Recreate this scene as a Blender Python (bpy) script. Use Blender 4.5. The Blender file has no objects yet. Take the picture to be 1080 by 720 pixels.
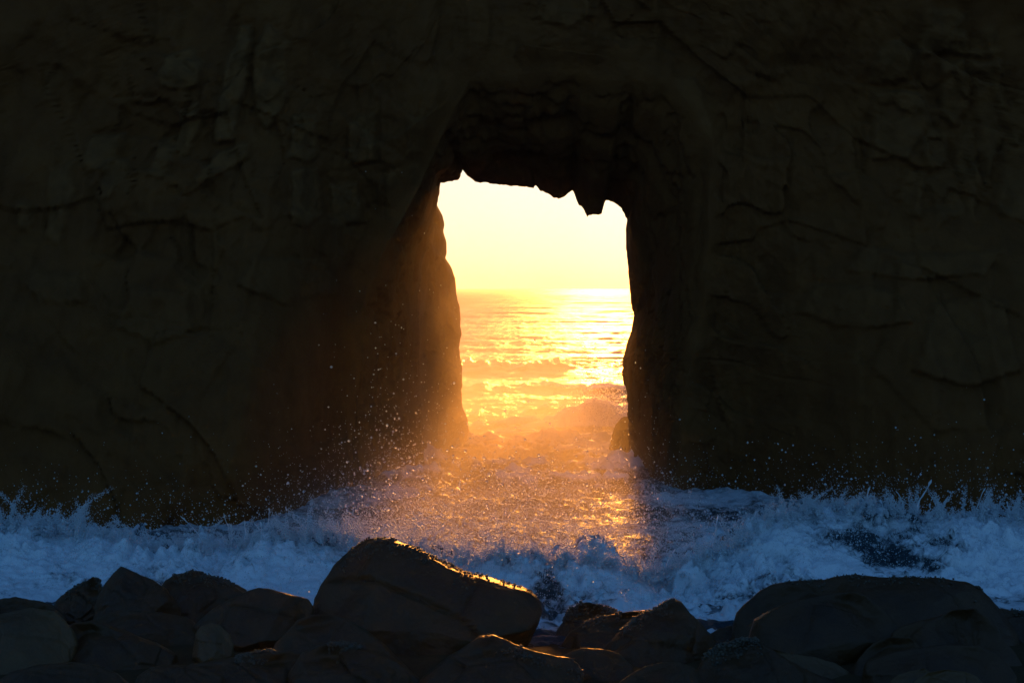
import bpy, bmesh, math
import numpy as np

# ------------------------------------------------------------------ camera, light, exposure
S = bpy.context.scene
C = S.collection
H = 3.9                       # eye height above the water
LENS = 70.0
K = 36.0 / (LENS * 1080.0)    # metres per photo pixel and metre of distance
HOR = 303.0                   # photo row of the horizon

cam_data = bpy.data.cameras.new('camera')
cam = bpy.data.objects.new('camera', cam_data)
C.objects.link(cam)
cam.location = (0, 0, H)
cam.rotation_euler = (math.radians(90), 0, 0)
cam_data.lens = LENS
cam_data.sensor_width = 36
cam_data.shift_y = -(360 - HOR) / 1080.0
cam_data.clip_start = 0.1
cam_data.clip_end = 20000
S.camera = cam

SUN_AZ = math.atan((632 - 540) * K)          # to the right of straight ahead
SUN_EL = math.atan((HOR - 82) * K)
world = bpy.data.worlds.new('World')
S.world = world
world.use_nodes = True
wn = world.node_tree.nodes
wl = world.node_tree.links
bg = wn['Background']
sky = wn.new('ShaderNodeTexSky')
sky.sky_type = 'NISHITA'
sky.sun_disc = False
sky.sun_elevation = SUN_EL
sky.sun_rotation = SUN_AZ
sky.air_density = 1.0
sky.dust_density = 1.0
sky.ozone_density = 4.0
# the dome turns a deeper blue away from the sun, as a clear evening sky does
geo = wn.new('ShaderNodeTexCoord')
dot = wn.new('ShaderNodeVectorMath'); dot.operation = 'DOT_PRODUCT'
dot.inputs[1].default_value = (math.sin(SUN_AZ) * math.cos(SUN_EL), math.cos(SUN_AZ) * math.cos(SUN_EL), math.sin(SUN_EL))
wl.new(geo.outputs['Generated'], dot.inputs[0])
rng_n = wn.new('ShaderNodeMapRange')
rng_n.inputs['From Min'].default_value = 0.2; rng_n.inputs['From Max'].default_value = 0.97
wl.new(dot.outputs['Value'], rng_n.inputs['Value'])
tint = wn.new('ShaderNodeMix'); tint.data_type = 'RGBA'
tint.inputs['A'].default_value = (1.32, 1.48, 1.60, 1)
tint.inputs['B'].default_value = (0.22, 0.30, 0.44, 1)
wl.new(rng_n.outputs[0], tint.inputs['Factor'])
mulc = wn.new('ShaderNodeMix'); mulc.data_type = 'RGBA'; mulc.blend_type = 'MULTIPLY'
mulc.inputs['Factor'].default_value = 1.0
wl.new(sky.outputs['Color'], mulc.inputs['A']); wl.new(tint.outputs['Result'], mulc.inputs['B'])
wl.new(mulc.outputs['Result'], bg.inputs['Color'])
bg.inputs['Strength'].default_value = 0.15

sun_data = bpy.data.lights.new('sun', 'SUN')
sun = bpy.data.objects.new('sun', sun_data)
C.objects.link(sun)
sun_data.energy = 2.2
sun_data.angle = math.radians(2.4)
sun_data.color = (1.0, 0.37, 0.055)
sun.rotation_euler = (math.radians(90) - SUN_EL, 0, math.pi - SUN_AZ)
sun.location = (8, 120, 40)

S.view_settings.view_transform = 'Standard'
S.view_settings.look = 'None'
S.view_settings.gamma = 1.0
S.view_settings.use_curve_mapping = False
S.view_settings.exposure = 0.2
S.render.engine = 'CYCLES'
S.cycles.use_denoising = True
S.cycles.max_bounces = 6
S.cycles.volume_bounces = 2
S.cycles.transparent_max_bounces = 12
S.cycles.sample_clamp_indirect = 8.0
S.cycles.use_light_tree = False

HAZE_DENSITY = 0.00022
MIST_DENSITY = 0.068
LOW_MIST = 0.12

rng = np.random.default_rng(11)

# ------------------------------------------------------------------ helpers
def W(px, py, d):
    """Photo pixel at a distance d -> world point."""
    return ((px - 540.0) * K * d, d, H - (py - HOR) * K * d)

def _hash(ix, iy, iz, seed):
    h = (ix.astype(np.int64) * 374761393 + iy.astype(np.int64) * 668265263 + iz.astype(np.int64) * 2147483647 + seed * 1274126177) & 0xFFFFFFFF
    h = ((h ^ (h >> 13)) * 1274126177) & 0xFFFFFFFF
    h = ((h ^ (h >> 16)) * 2246822519) & 0xFFFFFFFF
    h = h ^ (h >> 15)
    return (h & 0xFFFFFF) / float(0xFFFFFF) * 2 - 1

def noise(x, y, z, seed=0):
    x, y, z = np.broadcast_arrays(np.asarray(x, float), np.asarray(y, float), np.asarray(z, float))
    ix, iy, iz = np.floor(x), np.floor(y), np.floor(z)
    fx, fy, fz = x - ix, y - iy, z - iz
    ux, uy, uz = [f * f * f * (f * (f * 6 - 15) + 10) for f in (fx, fy, fz)]
    out = 0
    for dx in (0, 1):
        wx = ux if dx else 1 - ux
        for dy in (0, 1):
            wy = uy if dy else 1 - uy
            for dz in (0, 1):
                wz = uz if dz else 1 - uz
                out = out + wx * wy * wz * _hash(ix + dx, iy + dy, iz + dz, seed)
    return out

def fbm(x, y, z, octaves=4, seed=0, gain=0.5, kind='fbm'):
    a, f, s, tot = 1.0, 1.0, 0, 0.0
    for o in range(octaves):
        n = noise(x * f, y * f, z * f, seed + o * 17)
        if kind == 'billow':
            n = np.abs(n) * 2 - 0.6
        elif kind == 'ridge':
            n = 0.6 - np.abs(n) * 2
        s = s + a * n
        tot += a
        a *= gain
        f *= 2.03
    return s / tot

def sstep(a, b, x):
    t = np.clip((x - a) / (b - a), 0, 1)
    return t * t * (3 - 2 * t)

def cells(x, y, seed=0):
    """2D worley: distance to border (F2-F1) and a random value per cell."""
    ix, iy = np.floor(x), np.floor(y)
    f1 = np.full(x.shape, 9.0); f2 = np.full(x.shape, 9.0); idv = np.zeros(x.shape)
    z0 = np.zeros(x.shape)
    for dx in (-1, 0, 1):
        for dy in (-1, 0, 1):
            cx, cy = ix + dx, iy + dy
            px = cx + 0.5 + 0.45 * _hash(cx, cy, z0, seed)
            py = cy + 0.5 + 0.45 * _hash(cx, cy, z0 + 1, seed)
            r = _hash(cx, cy, z0 + 2, seed)
            d = np.hypot(x - px, y - py)
            near = d < f1
            f2 = np.where(near, f1, np.minimum(f2, d))
            idv = np.where(near, r, idv)
            f1 = np.where(near, d, f1)
    return f2 - f1, idv

def mesh_obj(name, verts, faces, mat, parent=None, smooth=True, attrs=None):
    """verts (n,3), faces (m,k) with k constant; ONE mesh object."""
    verts = np.ascontiguousarray(verts, dtype=np.float32)
    faces = np.ascontiguousarray(faces, dtype=np.int32)
    me = bpy.data.meshes.new(name)
    n, m, k = len(verts), len(faces), faces.shape[1]
    me.vertices.add(n)
    me.vertices.foreach_set('co', verts.ravel())
    me.loops.add(m * k)
    me.loops.foreach_set('vertex_index', faces.ravel())
    me.polygons.add(m)
    me.polygons.foreach_set('loop_start', np.arange(0, m * k, k, dtype=np.int32))
    me.polygons.foreach_set('use_smooth', np.full(m, smooth))
    if attrs:
        for an, av in attrs.items():
            a = me.attributes.new(an, 'FLOAT', 'POINT')
            a.data.foreach_set('value', np.ascontiguousarray(av, dtype=np.float32).ravel())
    me.update(calc_edges=True)
    me.validate()
    me.materials.append(mat)
    o = bpy.data.objects.new(name, me)
    C.objects.link(o)
    if parent:
        o.parent = parent
        o.matrix_parent_inverse = parent.matrix_world.inverted()
    return o

def tag(o, label=None, cat=None, group=None, kind=None):
    if label: o['label'] = label
    if cat: o['category'] = cat
    if group: o['group'] = group
    if kind: o['kind'] = kind
    return o

def grid_faces(nu, nv, wrap_u=False, wrap_v=False):
    iu = np.arange(nu if wrap_u else nu - 1)
    iv = np.arange(nv if wrap_v else nv - 1)
    a, b = np.meshgrid(iu, iv, indexing='ij')
    a2, b2 = (a + 1) % nu, (b + 1) % nv
    return np.stack([a * nv + b, a2 * nv + b, a2 * nv + b2, a * nv + b2], -1).reshape(-1, 4)

def ray_outline(poly, c, th):
    """Farthest hit of rays from c at angles th (x right, y up) with a closed polygon."""
    P = np.asarray(poly, float) - np.asarray(c, float)
    A, B = P, np.roll(P, -1, 0)
    out = np.zeros(len(th))
    dx, dy = np.cos(th), np.sin(th)
    for a, b in zip(A, B):
        e = b - a
        den = dx * e[1] - dy * e[0]
        den = np.where(np.abs(den) < 1e-12, 1e-12, den)
        t = (a[0] * e[1] - a[1] * e[0]) / den
        s = (a[0] * dy - a[1] * dx) / den
        ok = (t > 0) & (s >= -1e-6) & (s <= 1 + 1e-6)
        out = np.where(ok, np.maximum(out, t), out)
    for i in np.where(out == 0)[0]:
        out[i] = out[i - 1]
    return out

# ------------------------------------------------------------------ materials
def new_mat(name):
    m = bpy.data.materials.new(name)
    m.use_nodes = True
    nt = m.node_tree
    nt.nodes.clear()
    return m, nt, nt.nodes, nt.links

def N(nodes, t, **kw):
    n = nodes.new(t)
    for k, v in kw.items():
        setattr(n, k, v)
    return n

def rock_material(name, dark, light, rough=0.5, scale=1.0, bump=0.03, pale=None, spec=0.3):
    m, nt, nd, lk = new_mat(name)
    out = N(nd, 'ShaderNodeOutputMaterial')
    b = N(nd, 'ShaderNodeBsdfPrincipled')
    b.inputs['Specular IOR Level'].default_value = spec
    lk.new(b.outputs[0], out.inputs['Surface'])
    tc = N(nd, 'ShaderNodeTexCoord')
    n1 = N(nd, 'ShaderNodeTexNoise'); n1.inputs['Scale'].default_value = 1.7 * scale; n1.inputs['Detail'].default_value = 9; n1.inputs['Roughness'].default_value = 0.65
    lk.new(tc.outputs['Object'], n1.inputs['Vector'])
    r = N(nd, 'ShaderNodeValToRGB')
    r.color_ramp.elements[0].position = 0.32; r.color_ramp.elements[0].color = (*dark, 1)
    r.color_ramp.elements[1].position = 0.68; r.color_ramp.elements[1].color = (*light, 1)
    lk.new(n1.outputs['Fac'], r.inputs['Fac'])
    col = r.outputs['Color']
    if pale:
        at = N(nd, 'ShaderNodeAttribute'); at.attribute_name = 'pale'
        mx = N(nd, 'ShaderNodeMix', data_type='RGBA')
        lk.new(at.outputs['Fac'], mx.inputs['Factor'])
        lk.new(col, mx.inputs['A'])
        n3 = N(nd, 'ShaderNodeTexNoise'); n3.inputs['Scale'].default_value = 3.0; n3.inputs['Detail'].default_value = 6
        lk.new(tc.outputs['Object'], n3.inputs['Vector'])
        r3 = N(nd, 'ShaderNodeValToRGB')
        r3.color_ramp.elements[0].position = 0.35; r3.color_ramp.elements[0].color = (*[c * 0.6 for c in pale], 1)
        r3.color_ramp.elements[1].position = 0.62; r3.color_ramp.elements[1].color = (*pale, 1)
        lk.new(n3.outputs['Fac'], r3.inputs['Fac'])
        lk.new(r3.outputs['Color'], mx.inputs['B'])
        col = mx.outputs['Result']
    lk.new(col, b.inputs['Base Color'])
    rr = N(nd, 'ShaderNodeMapRange')
    rr.inputs['To Min'].default_value = rough - 0.15; rr.inputs['To Max'].default_value = rough + 0.2
    n4 = N(nd, 'ShaderNodeTexNoise'); n4.inputs['Scale'].default_value = 4 * scale; n4.inputs['Detail'].default_value = 5
    lk.new(tc.outputs['Object'], n4.inputs['Vector'])
    lk.new(n4.outputs['Fac'], rr.inputs['Value'])
    lk.new(rr.outputs[0], b.inputs['Roughness'])
    n2 = N(nd, 'ShaderNodeTexNoise'); n2.inputs['Scale'].default_value = 9 * scale; n2.inputs['Detail'].default_value = 8; n2.inputs['Roughness'].default_value = 0.7
    lk.new(tc.outputs['Object'], n2.inputs['Vector'])
    bp = N(nd, 'ShaderNodeBump'); bp.inputs['Strength'].default_value = 0.8; bp.inputs['Distance'].default_value = bump
    lk.new(n2.outputs['Fac'], bp.inputs['Height'])
    lk.new(bp.outputs[0], b.inputs['Normal'])
    return m

M_CLIFF = rock_material('cliff_rock', (0.085, 0.027, 0.005), (0.122, 0.042, 0.0085), rough=0.8, spec=0.12, scale=0.6, bump=0.06, pale=(0.155, 0.061, 0.016))
M_BOULDER = rock_material('boulder_rock', (0.032, 0.012, 0.003), (0.068, 0.027, 0.006), spec=0.25, rough=0.40, bump=0.035)
M_BOULDER_PALE = rock_material('boulder_pale_rock', (0.06, 0.026, 0.007), (0.11, 0.05, 0.014), rough=0.40, bump=0.03)
M_CRUST = rock_material('mussel_crust', (0.035, 0.026, 0.02), (0.10, 0.075, 0.05), rough=0.4, scale=8, bump=0.01)
M_BEACH = rock_material('wet_shingle', (0.04, 0.022, 0.009), (0.07, 0.04, 0.016), rough=0.8, spec=0.1, scale=3, bump=0.04)

def foam_shader(nd, lk, bump_scale=14, bump=0.02):
    """white water: bright scatter that also lets light through from behind"""
    tc = N(nd, 'ShaderNodeTexCoord')
    n = N(nd, 'ShaderNodeTexNoise'); n.inputs['Scale'].default_value = bump_scale; n.inputs['Detail'].default_value = 8; n.inputs['Roughness'].default_value = 0.75
    lk.new(tc.outputs['Object'], n.inputs['Vector'])
    bp = N(nd, 'ShaderNodeBump'); bp.inputs['Strength'].default_value = 1.0; bp.inputs['Distance'].default_value = bump
    lk.new(n.outputs['Fac'], bp.inputs['Height'])
    d = N(nd, 'ShaderNodeBsdfPrincipled')
    d.inputs['Base Color'].default_value = (0.78, 0.82, 0.86, 1)
    d.inputs['Roughness'].default_value = 0.45
    lk.new(bp.outputs[0], d.inputs['Normal'])
    t = N(nd, 'ShaderNodeBsdfTranslucent'); t.inputs['Color'].default_value = (0.8, 0.8, 0.8, 1)
    lk.new(bp.outputs[0], t.inputs['Normal'])
    mx = N(nd, 'ShaderNodeMixShader'); mx.inputs['Fac'].default_value = 0.22
    lk.new(d.outputs[0], mx.inputs[1]); lk.new(t.outputs[0], mx.inputs[2])
    return mx.outputs[0], tc

def water_material(name, foam_scale=3.0):
    m, nt, nd, lk = new_mat(name)
    out = N(nd, 'ShaderNodeOutputMaterial')
    foam, tc = foam_shader(nd, lk)
    w = N(nd, 'ShaderNodeBsdfPrincipled')
    w.inputs['Base Color'].default_value = (0.012, 0.03, 0.04, 1)
    sy = N(nd, 'ShaderNodeSeparateXYZ'); lk.new(tc.outputs['Object'], sy.inputs[0])
    ry = N(nd, 'ShaderNodeMapRange'); lk.new(sy.outputs['Y'], ry.inputs['Value'])
    ry.inputs['From Min'].default_value = 70; ry.inputs['From Max'].default_value = 500
    ry.inputs['To Min'].default_value = 0.33; ry.inputs['To Max'].default_value = 0.40
    rn = N(nd, 'ShaderNodeMapRange'); lk.new(sy.outputs['Y'], rn.inputs['Value'])
    rn.inputs['From Min'].default_value = 36; rn.inputs['From Max'].default_value = 52
    rn.inputs['To Min'].default_value = 0.05; rn.inputs['To Max'].default_value = 0.0
    ra = N(nd, 'ShaderNodeMath', operation='ADD'); lk.new(ry.outputs[0], ra.inputs[0]); lk.new(rn.outputs[0], ra.inputs[1])
    lk.new(ra.outputs[0], w.inputs['Roughness'])
    w.inputs['IOR'].default_value = 1.33
    mp = N(nd, 'ShaderNodeMapping'); mp.inputs['Scale'].default_value = (0.6, 1.0, 1.0)
    lk.new(tc.outputs['Object'], mp.inputs['Vector'])
    n1 = N(nd, 'ShaderNodeTexNoise'); n1.inputs['Scale'].default_value = 0.9; n1.inputs['Detail'].default_value = 9; n1.inputs['Roughness'].default_value = 0.62
    lk.new(mp.outputs[0], n1.inputs['Vector'])
    bp = N(nd, 'ShaderNodeBump'); bp.inputs['Strength'].default_value = 1.0; bp.inputs['Distance'].default_value = 0.20
    lk.new(n1.outputs['Fac'], bp.inputs['Height'])
    n1b = N(nd, 'ShaderNodeTexNoise'); n1b.inputs['Scale'].default_value = 9.0; n1b.inputs['Detail'].default_value = 6; n1b.inputs['Roughness'].default_value = 0.65
    lk.new(mp.outputs[0], n1b.inputs['Vector'])
    bpb = N(nd, 'ShaderNodeBump'); bpb.inputs['Strength'].default_value = 1.0; bpb.inputs['Distance'].default_value = 0.035
    lk.new(n1b.outputs['Fac'], bpb.inputs['Height']); lk.new(bp.outputs[0], bpb.inputs['Normal'])
    lk.new(bpb.outputs[0], w.inputs['Normal'])
    at = N(nd, 'ShaderNodeAttribute'); at.attribute_name = 'foam'
    n2 = N(nd, 'ShaderNodeTexNoise'); n2.inputs['Scale'].default_value = foam_scale; n2.inputs['Detail'].default_value = 10; n2.inputs['Roughness'].default_value = 0.7; n2.inputs['Distortion'].default_value = 0.8
    lk.new(tc.outputs['Object'], n2.inputs['Vector'])
    ad = N(nd, 'ShaderNodeMath', operation='ADD'); lk.new(at.outputs['Fac'], ad.inputs[0]); lk.new(n2.outputs['Fac'], ad.inputs[1])
    mr = N(nd, 'ShaderNodeMapRange'); mr.inputs['From Min'].default_value = 0.9; mr.inputs['From Max'].default_value = 1.12
    lk.new(ad.outputs[0], mr.inputs['Value'])
    mx = N(nd, 'ShaderNodeMixShader')
    lk.new(mr.outputs[0], mx.inputs['Fac']); lk.new(w.outputs[0], mx.inputs[1]); lk.new(foam, mx.inputs[2])
    lk.new(mx.outputs[0], out.inputs['Surface'])
    return m

M_SEA = water_material('sea_water')
M_SURF = water_material('surf_water', 6.5)

def drop_material():
    m, nt, nd, lk = new_mat('spray_drops')
    out = N(nd, 'ShaderNodeOutputMaterial')
    d = N(nd, 'ShaderNodeBsdfPrincipled'); d.inputs['Base Color'].default_value = (0.8, 0.84, 0.88, 1); d.inputs['Roughness'].default_value = 0.25
    t = N(nd, 'ShaderNodeBsdfRefraction'); t.inputs['Color'].default_value = (0.95, 0.95, 0.95, 1)
    t.inputs['Roughness'].default_value = 0.48; t.inputs['IOR'].default_value = 1.25
    mx = N(nd, 'ShaderNodeMixShader'); mx.inputs['Fac'].default_value = 0.45
    lk.new(d.outputs[0], mx.inputs[1]); lk.new(t.outputs[0], mx.inputs[2])
    # a drop lets part of the light straight through
    tr = N(nd, 'ShaderNodeBsdfTransparent')
    m2 = N(nd, 'ShaderNodeMixShader'); m2.inputs['Fac'].default_value = 0.32
    lk.new(mx.outputs[0], m2.inputs[1]); lk.new(tr.outputs[0], m2.inputs[2])
    lk.new(m2.outputs[0], out.inputs['Surface'])
    return m
M_DROP = drop_material()

# ------------------------------------------------------------------ beach and sea
def build_beach():
    xs = np.linspace(-45, 45, 260)
    ys = np.concatenate([np.linspace(-30, 14, 60), np.linspace(14.3, 34, 140)])
    X, Y = np.meshgrid(xs, ys, indexing='ij')
    Z = np.where(Y < 21, 0.10 + np.maximum(18 - Y, 0) * 0.115, 0.10 - (Y - 21) * 0.11)
    Z = np.maximum(Z, -1.4) + 0.05 * fbm(X * 0.8, Y * 0.8, X * 0, 4, 5)
    v = np.stack([X, Y, Z], -1).reshape(-1, 3)
    o = mesh_obj('beach', v, grid_faces(len(xs), len(ys)), M_BEACH)
    tag(o, 'dark wet shingle shore under the boulders', 'beach', kind='structure')
build_beach()

def sea_height(X, Y):
    fade = sstep(1190, 900, Y)
    gap = sstep(3.4, 2.0, np.abs(X - 0.2)) * sstep(36, 40, Y) * sstep(52, 47, Y)
    # long swell coming in
    ph = noise(X * 0.03, Y * 0.02, X * 0, 3) * 2.5
    sw = 0.11 * np.sin(2 * np.pi * Y / 17.0 + ph) + 0.055 * np.sin(2 * np.pi * (Y * 0.97 + X * 0.2) / 8.3 + ph * 1.7)
    sw = sw * sstep(42, 70, Y)
    chop = fbm(X * 0.55, Y * 0.9, X * 0, 5, 21, 0.55, 'ridge') * 0.09 * sstep(45, 65, Y) * sstep(420, 160, Y)
    chop = chop + fbm(X * 0.10, Y * 0.16, X * 0, 3, 27, 0.5) * 0.35 * sstep(120, 300, Y)
    surf = (fbm(X * 0.45, Y * 0.8, X * 0, 6, 41, 0.58, 'billow') * 0.30 + 0.06) * sstep(75, 46, Y) * (0.2 + 0.8 * sstep(31, 40, Y))
    surf = surf * (1 - 0.65 * sstep(2.2, 3.2, np.abs(X)) * sstep(42, 38, Y))
    surf = surf + gap * (0.34 * fbm(X * 0.8, Y * 0.8, X * 0, 5, 45, 0.6, 'ridge') + 0.10)
    fine = fbm(X * 3.2, Y * 3.0, X * 0, 4, 43, 0.62, 'billow') * 0.075 * sstep(85, 48, Y)
    rid = fine
    for yc, h0, h1, w in ((44.0, 0.16, 0.16, 0.7), (46.8, 0.16, 0.26, 0.9), (52.5, 0.30, 0.80, 1.4), (60, 0.30, 0.45, 1.8), (72, 0.35, 0.35, 2.5), (95, 0.45, 0.45, 3.5)):
        yy = yc + 1.6 * noise(X * 0.22, X * 0 + yc, X * 0, 8)
        hh = (h0 + (h1 - h0) * sstep(-0.8, 2.8, X)) * (0.65 + 0.5 * noise(X * 0.9, X * 0 + yc, X * 0, 9)) + 0.10 * noise(X * 4, X * 0 + yc, Y, 10)
        dd = (Y - yy) / w
        rid = rid + hh * np.exp(-np.where(dd < 0, dd * dd * 2.2, dd * dd * 0.7))
    return (sw + chop + surf + rid) * fade

def build_sea():
    n_r, n_c = 1150, 420
    y = 17.5 * (1200 / 17.5) ** np.linspace(0, 1, n_r)
    c = np.linspace(-1, 1, n_c)
    c = 0.55 * c + 0.45 * c ** 3
    w = np.maximum(16.0, 0.22 * y + 11)
    X = c[:, None] * w[None, :]
    Y = np.broadcast_to(y[None, :], X.shape)
    Z = sea_height(X, Y)
    edge = sstep(1.0, 0.93, np.abs(X / w[None, :])) * sstep(17.5, 20, Y)
    Z = Z * edge
    near = sstep(62, 44, Y)
    foam = 0.62 * near - 0.25 + 0.75 * sstep(0.15, 0.42, Z) * sstep(140, 60, Y)
    foam = foam + 0.22 * fbm(X * 0.35, Y * 0.5, X * 0, 3, 77)
    foam = foam + 0.16 * sstep(46, 36, Y)
    # darker churning water in the gap, clear pools among the boulders
    foam = foam - 0.30 * sstep(3.2, 1.6, np.abs(X + 0.2)) * sstep(29, 31, Y) * sstep(60, 48, Y) * (0.6 + 0.8 * fbm(X * 0.6, Y * 0.5, X * 0, 3, 79))
    foam = foam - 0.45 * sstep(23.5, 21.5, Y)
    foam = foam * sstep(230, 120, Y)
    v = [np.stack([X, Y, Z], -1).reshape(-1, 3)]
    f = [grid_faces(n_c, n_r)[:, ::-1]]
    at = [foam.ravel()]
    # flat water further out on both sides and on to the horizon
    base = n_c * n_r
    X0, X1 = X[0], X[-1]
    far = 6000.0
    ex = []
    L = np.stack([X0, y, 0 * y], -1); LL = np.stack([0 * y - 3000, y, 0 * y], -1)
    R = np.stack([X1, y, 0 * y], -1); RR = np.stack([0 * y + 3000, y, 0 * y], -1)
    for A, B in ((LL, L), (R, RR)):
        v.append(np.stack([A, B], 0).reshape(-1, 3)); f.append(grid_faces(2, n_r)[:, ::-1] + base); base += 2 * n_r; at.append(np.zeros(2 * n_r))
    xb = np.concatenate([[-3000], X[:, -1], [3000]])
    yb = np.array([y[-1], 1500, 2500, 4000, far])
    XB, YB = np.meshgrid(xb, yb, indexing='ij')
    v.append(np.stack([XB, YB, 0 * XB], -1).reshape(-1, 3)); f.append(grid_faces(len(xb), len(yb))[:, ::-1] + base); at.append(np.zeros(XB.size))
    o = mesh_obj('sea', np.concatenate(v), np.concatenate(f), M_SEA, attrs={'foam': np.concatenate(at)})
    tag(o, 'open sea glowing gold under the low sun', 'sea', kind='structure')
build_sea()

# ------------------------------------------------------------------ the sea arch
PORTAL = [(494, 82), (600, 74), (700, 84), (733, 112), (751, 152), (749, 250), (741, 330), (722, 420), (713, 520), (703, 570),
          (690, 640), (380, 640), (366, 570), (370, 500), (373, 400), (379, 330), (402, 270), (441, 200), (472, 130)]
NARROW = [(465, 192.2), (479.7, 191), (484.4, 188.3), (488, 179.2), (492.8, 185.6), (500.5, 191), (535.3, 195.3), (542, 194.4), (563, 199.4),
          (564.4, 195.8), (570, 201.4), (581, 206.4), (590, 208.9), (597.8, 204.7), (604.7, 200), (610, 215), (615.8, 219), (619.4, 227.8),
          (626, 226.5), (633.9, 226.4), (636.7, 223.6), (637, 215), (639.4, 209.7), (652, 215.8), (658.9, 225), (662, 233), (660.5, 241.7), (661, 261),
          (664, 289), (665.8, 316.7), (669.4, 333), (668, 344), (667, 349), (661.7, 363), (656.7, 380), (656.7, 396.7), (660, 410.6), (662, 424),
          (661.7, 441), (664, 463), (667, 485), (671, 510), (672, 600), (450, 600), (449, 520), (445, 470), (440, 400), (440, 330), (443.6, 289),
          (444, 278), (450.6, 258), (456, 239), (461.7, 214)]
BACK = [(440, 160), (560, 160), (650, 170), (685, 215), (688, 290), (690, 345), (686, 400), (688, 460), (690, 580), (490, 580), (491, 500), (492, 477), (495, 461), (492.8, 441),
        (487.5, 428.6), (487, 413), (487, 388), (485, 377), (484, 362), (486.7, 352), (486, 341.7), (484.4, 322), (481, 308), (480.6, 294),
        (475.6, 280.6), (470, 273.6), (471, 269), (471, 255.6), (467.8, 244), (468.6, 236), (466, 225), (461, 217), (452, 195)]

# pale blocks and slabs in the face: photo outline, how far they stand out, how pale
SLABS = [([(224, 150), (238, 70), (252, 28), (268, 22), (262, 80), (246, 148)], 0.35, 0.9), ([(266, 60), (280, 25), (305, 45), (302, 110), (280, 145), (268, 120)], 0.28, 0.7),
         ([(168, 80), (178, 56), (205, 52), (218, 66), (210, 92), (180, 98)], 0.25, 0.9), ([(205, 190), (222, 165), (265, 148), (262, 165), (225, 190), (208, 198)], 0.3, 0.7),
         ([(88, 165), (98, 142), (132, 138), (128, 160), (112, 182), (90, 184)], 0.25, 0.6), ([(100, 208), (115, 170), (138, 165), (132, 190), (118, 212)], 0.2, 0.55),
         ([(155, 185), (165, 150), (182, 142), (182, 170), (170, 188)], 0.25, 0.6), ([(180, 160), (190, 120), (215, 105), (212, 135), (196, 165)], 0.28, 0.7), ([(44, 250), (52, 180), (80, 170), (80, 200), (62, 260)], 0.2, 0.6),
         ([(14, 240), (18, 212), (34, 215), (32, 246)], 0.2, 0.5), ([(305, 165), (308, 122), (335, 122), (338, 160), (325, 172)], 0.22, 0.75), ([(308, 235), (306, 178), (336, 176), (340, 225), (325, 240)], 0.22, 0.8),
         ([(350, 240), (346, 195), (378, 192), (382, 235)], 0.2, 0.7), ([(366, 175), (365, 128), (395, 120), (397, 170)], 0.2, 0.65), ([(404, 235), (406, 185), (440, 170), (446, 200), (432, 238)], 0.2, 0.6), ([(428, 165), (430, 125), (446, 122), (448, 160)], 0.15, 0.5),
         ([(915, 90), (925, 52), (948, 40), (962, 60), (955, 88)], 0.25, 0.6), ([(968, 62), (975, 10), (1000, 8), (1018, 16), (1002, 52), (985, 60)], 0.28, 0.65), ([(990, 55), (1005, 34), (1018, 30), (1022, 56)], 0.2, 0.7), ([(1024, 62), (1030, 28), (1052, 28), (1056, 60)], 0.2, 0.6),
         ([(918, 170), (920, 98), (975, 98), (978, 132), (955, 170)], 0.22, 0.45), ([(988, 60), (1018, 64), (1022, 110), (1005, 140), (990, 120)], 0.22, 0.5), ([(1024, 65), (1056, 62), (1060, 130), (1040, 200), (1030, 150)], 0.25, 0.55),
         ([(965, 160), (975, 138), (1000, 140), (998, 170), (980, 182)], 0.2, 0.5), ([(948, 222), (955, 178), (975, 185), (970, 230)], 0.2, 0.4), ([(1006, 160), (1022, 120), (1034, 200), (1026, 232), (1012, 190)], 0.2, 0.5), ([(978, 190), (1004, 178), (1020, 225), (990, 240)], 0.2, 0.4), ([(1050, 225), (1060, 120), (1095, 60), (1110, 200), (1090, 240)], 0.25, 0.5),
         ([(560, 20), (575, -5), (620, -5), (625, 18), (600, 30)], 0.2, 0.4), ([(710, 82), (735, 80), (750, 130), (752, 150), (730, 140)], 0.2, 0.4), ([(40, 110), (48, 75), (62, 80), (58, 112)], 0.15, 0.35), ([(895, 285), (910, 262), (1000, 268), (1060, 262), (1040, 290), (950, 296)], 0.3, 0.35), ([(840, 330), (860, 300), (940, 305), (960, 340), (900, 350)], 0.25, 0.3),
         ([(960, 390), (985, 320), (1060, 315), (1075, 390), (1020, 410)], 0.3, 0.3), ([(20, 300), (30, 285), (80, 288), (90, 318), (40, 322)], 0.25, 0.3), ([(120, 345), (140, 300), (200, 310), (205, 350), (160, 362)], 0.25, 0.25), ([(250, 300), (270, 270), (340, 275), (360, 310), (300, 322)], 0.25, 0.25)]

def poly_sdf(px, py, poly):
    P = np.asarray(poly, float)
    d = np.full(px.shape, 1e9)
    inside = np.zeros(px.shape, bool)
    for a, b in zip(P, np.roll(P, -1, 0)):
        e = b - a
        t = np.clip(((px - a[0]) * e[0] + (py - a[1]) * e[1]) / (e @ e), 0, 1)
        d = np.minimum(d, np.hypot(px - a[0] - t * e[0], py - a[1] - t * e[1]))
        cond = ((a[1] > py) != (b[1] > py))
        xi = a[0] + (py - a[1]) / (e[1] if abs(e[1]) > 1e-9 else 1e-9) * e[0]
        inside ^= cond & (px < xi)
    return np.where(inside, -d, d)

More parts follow.
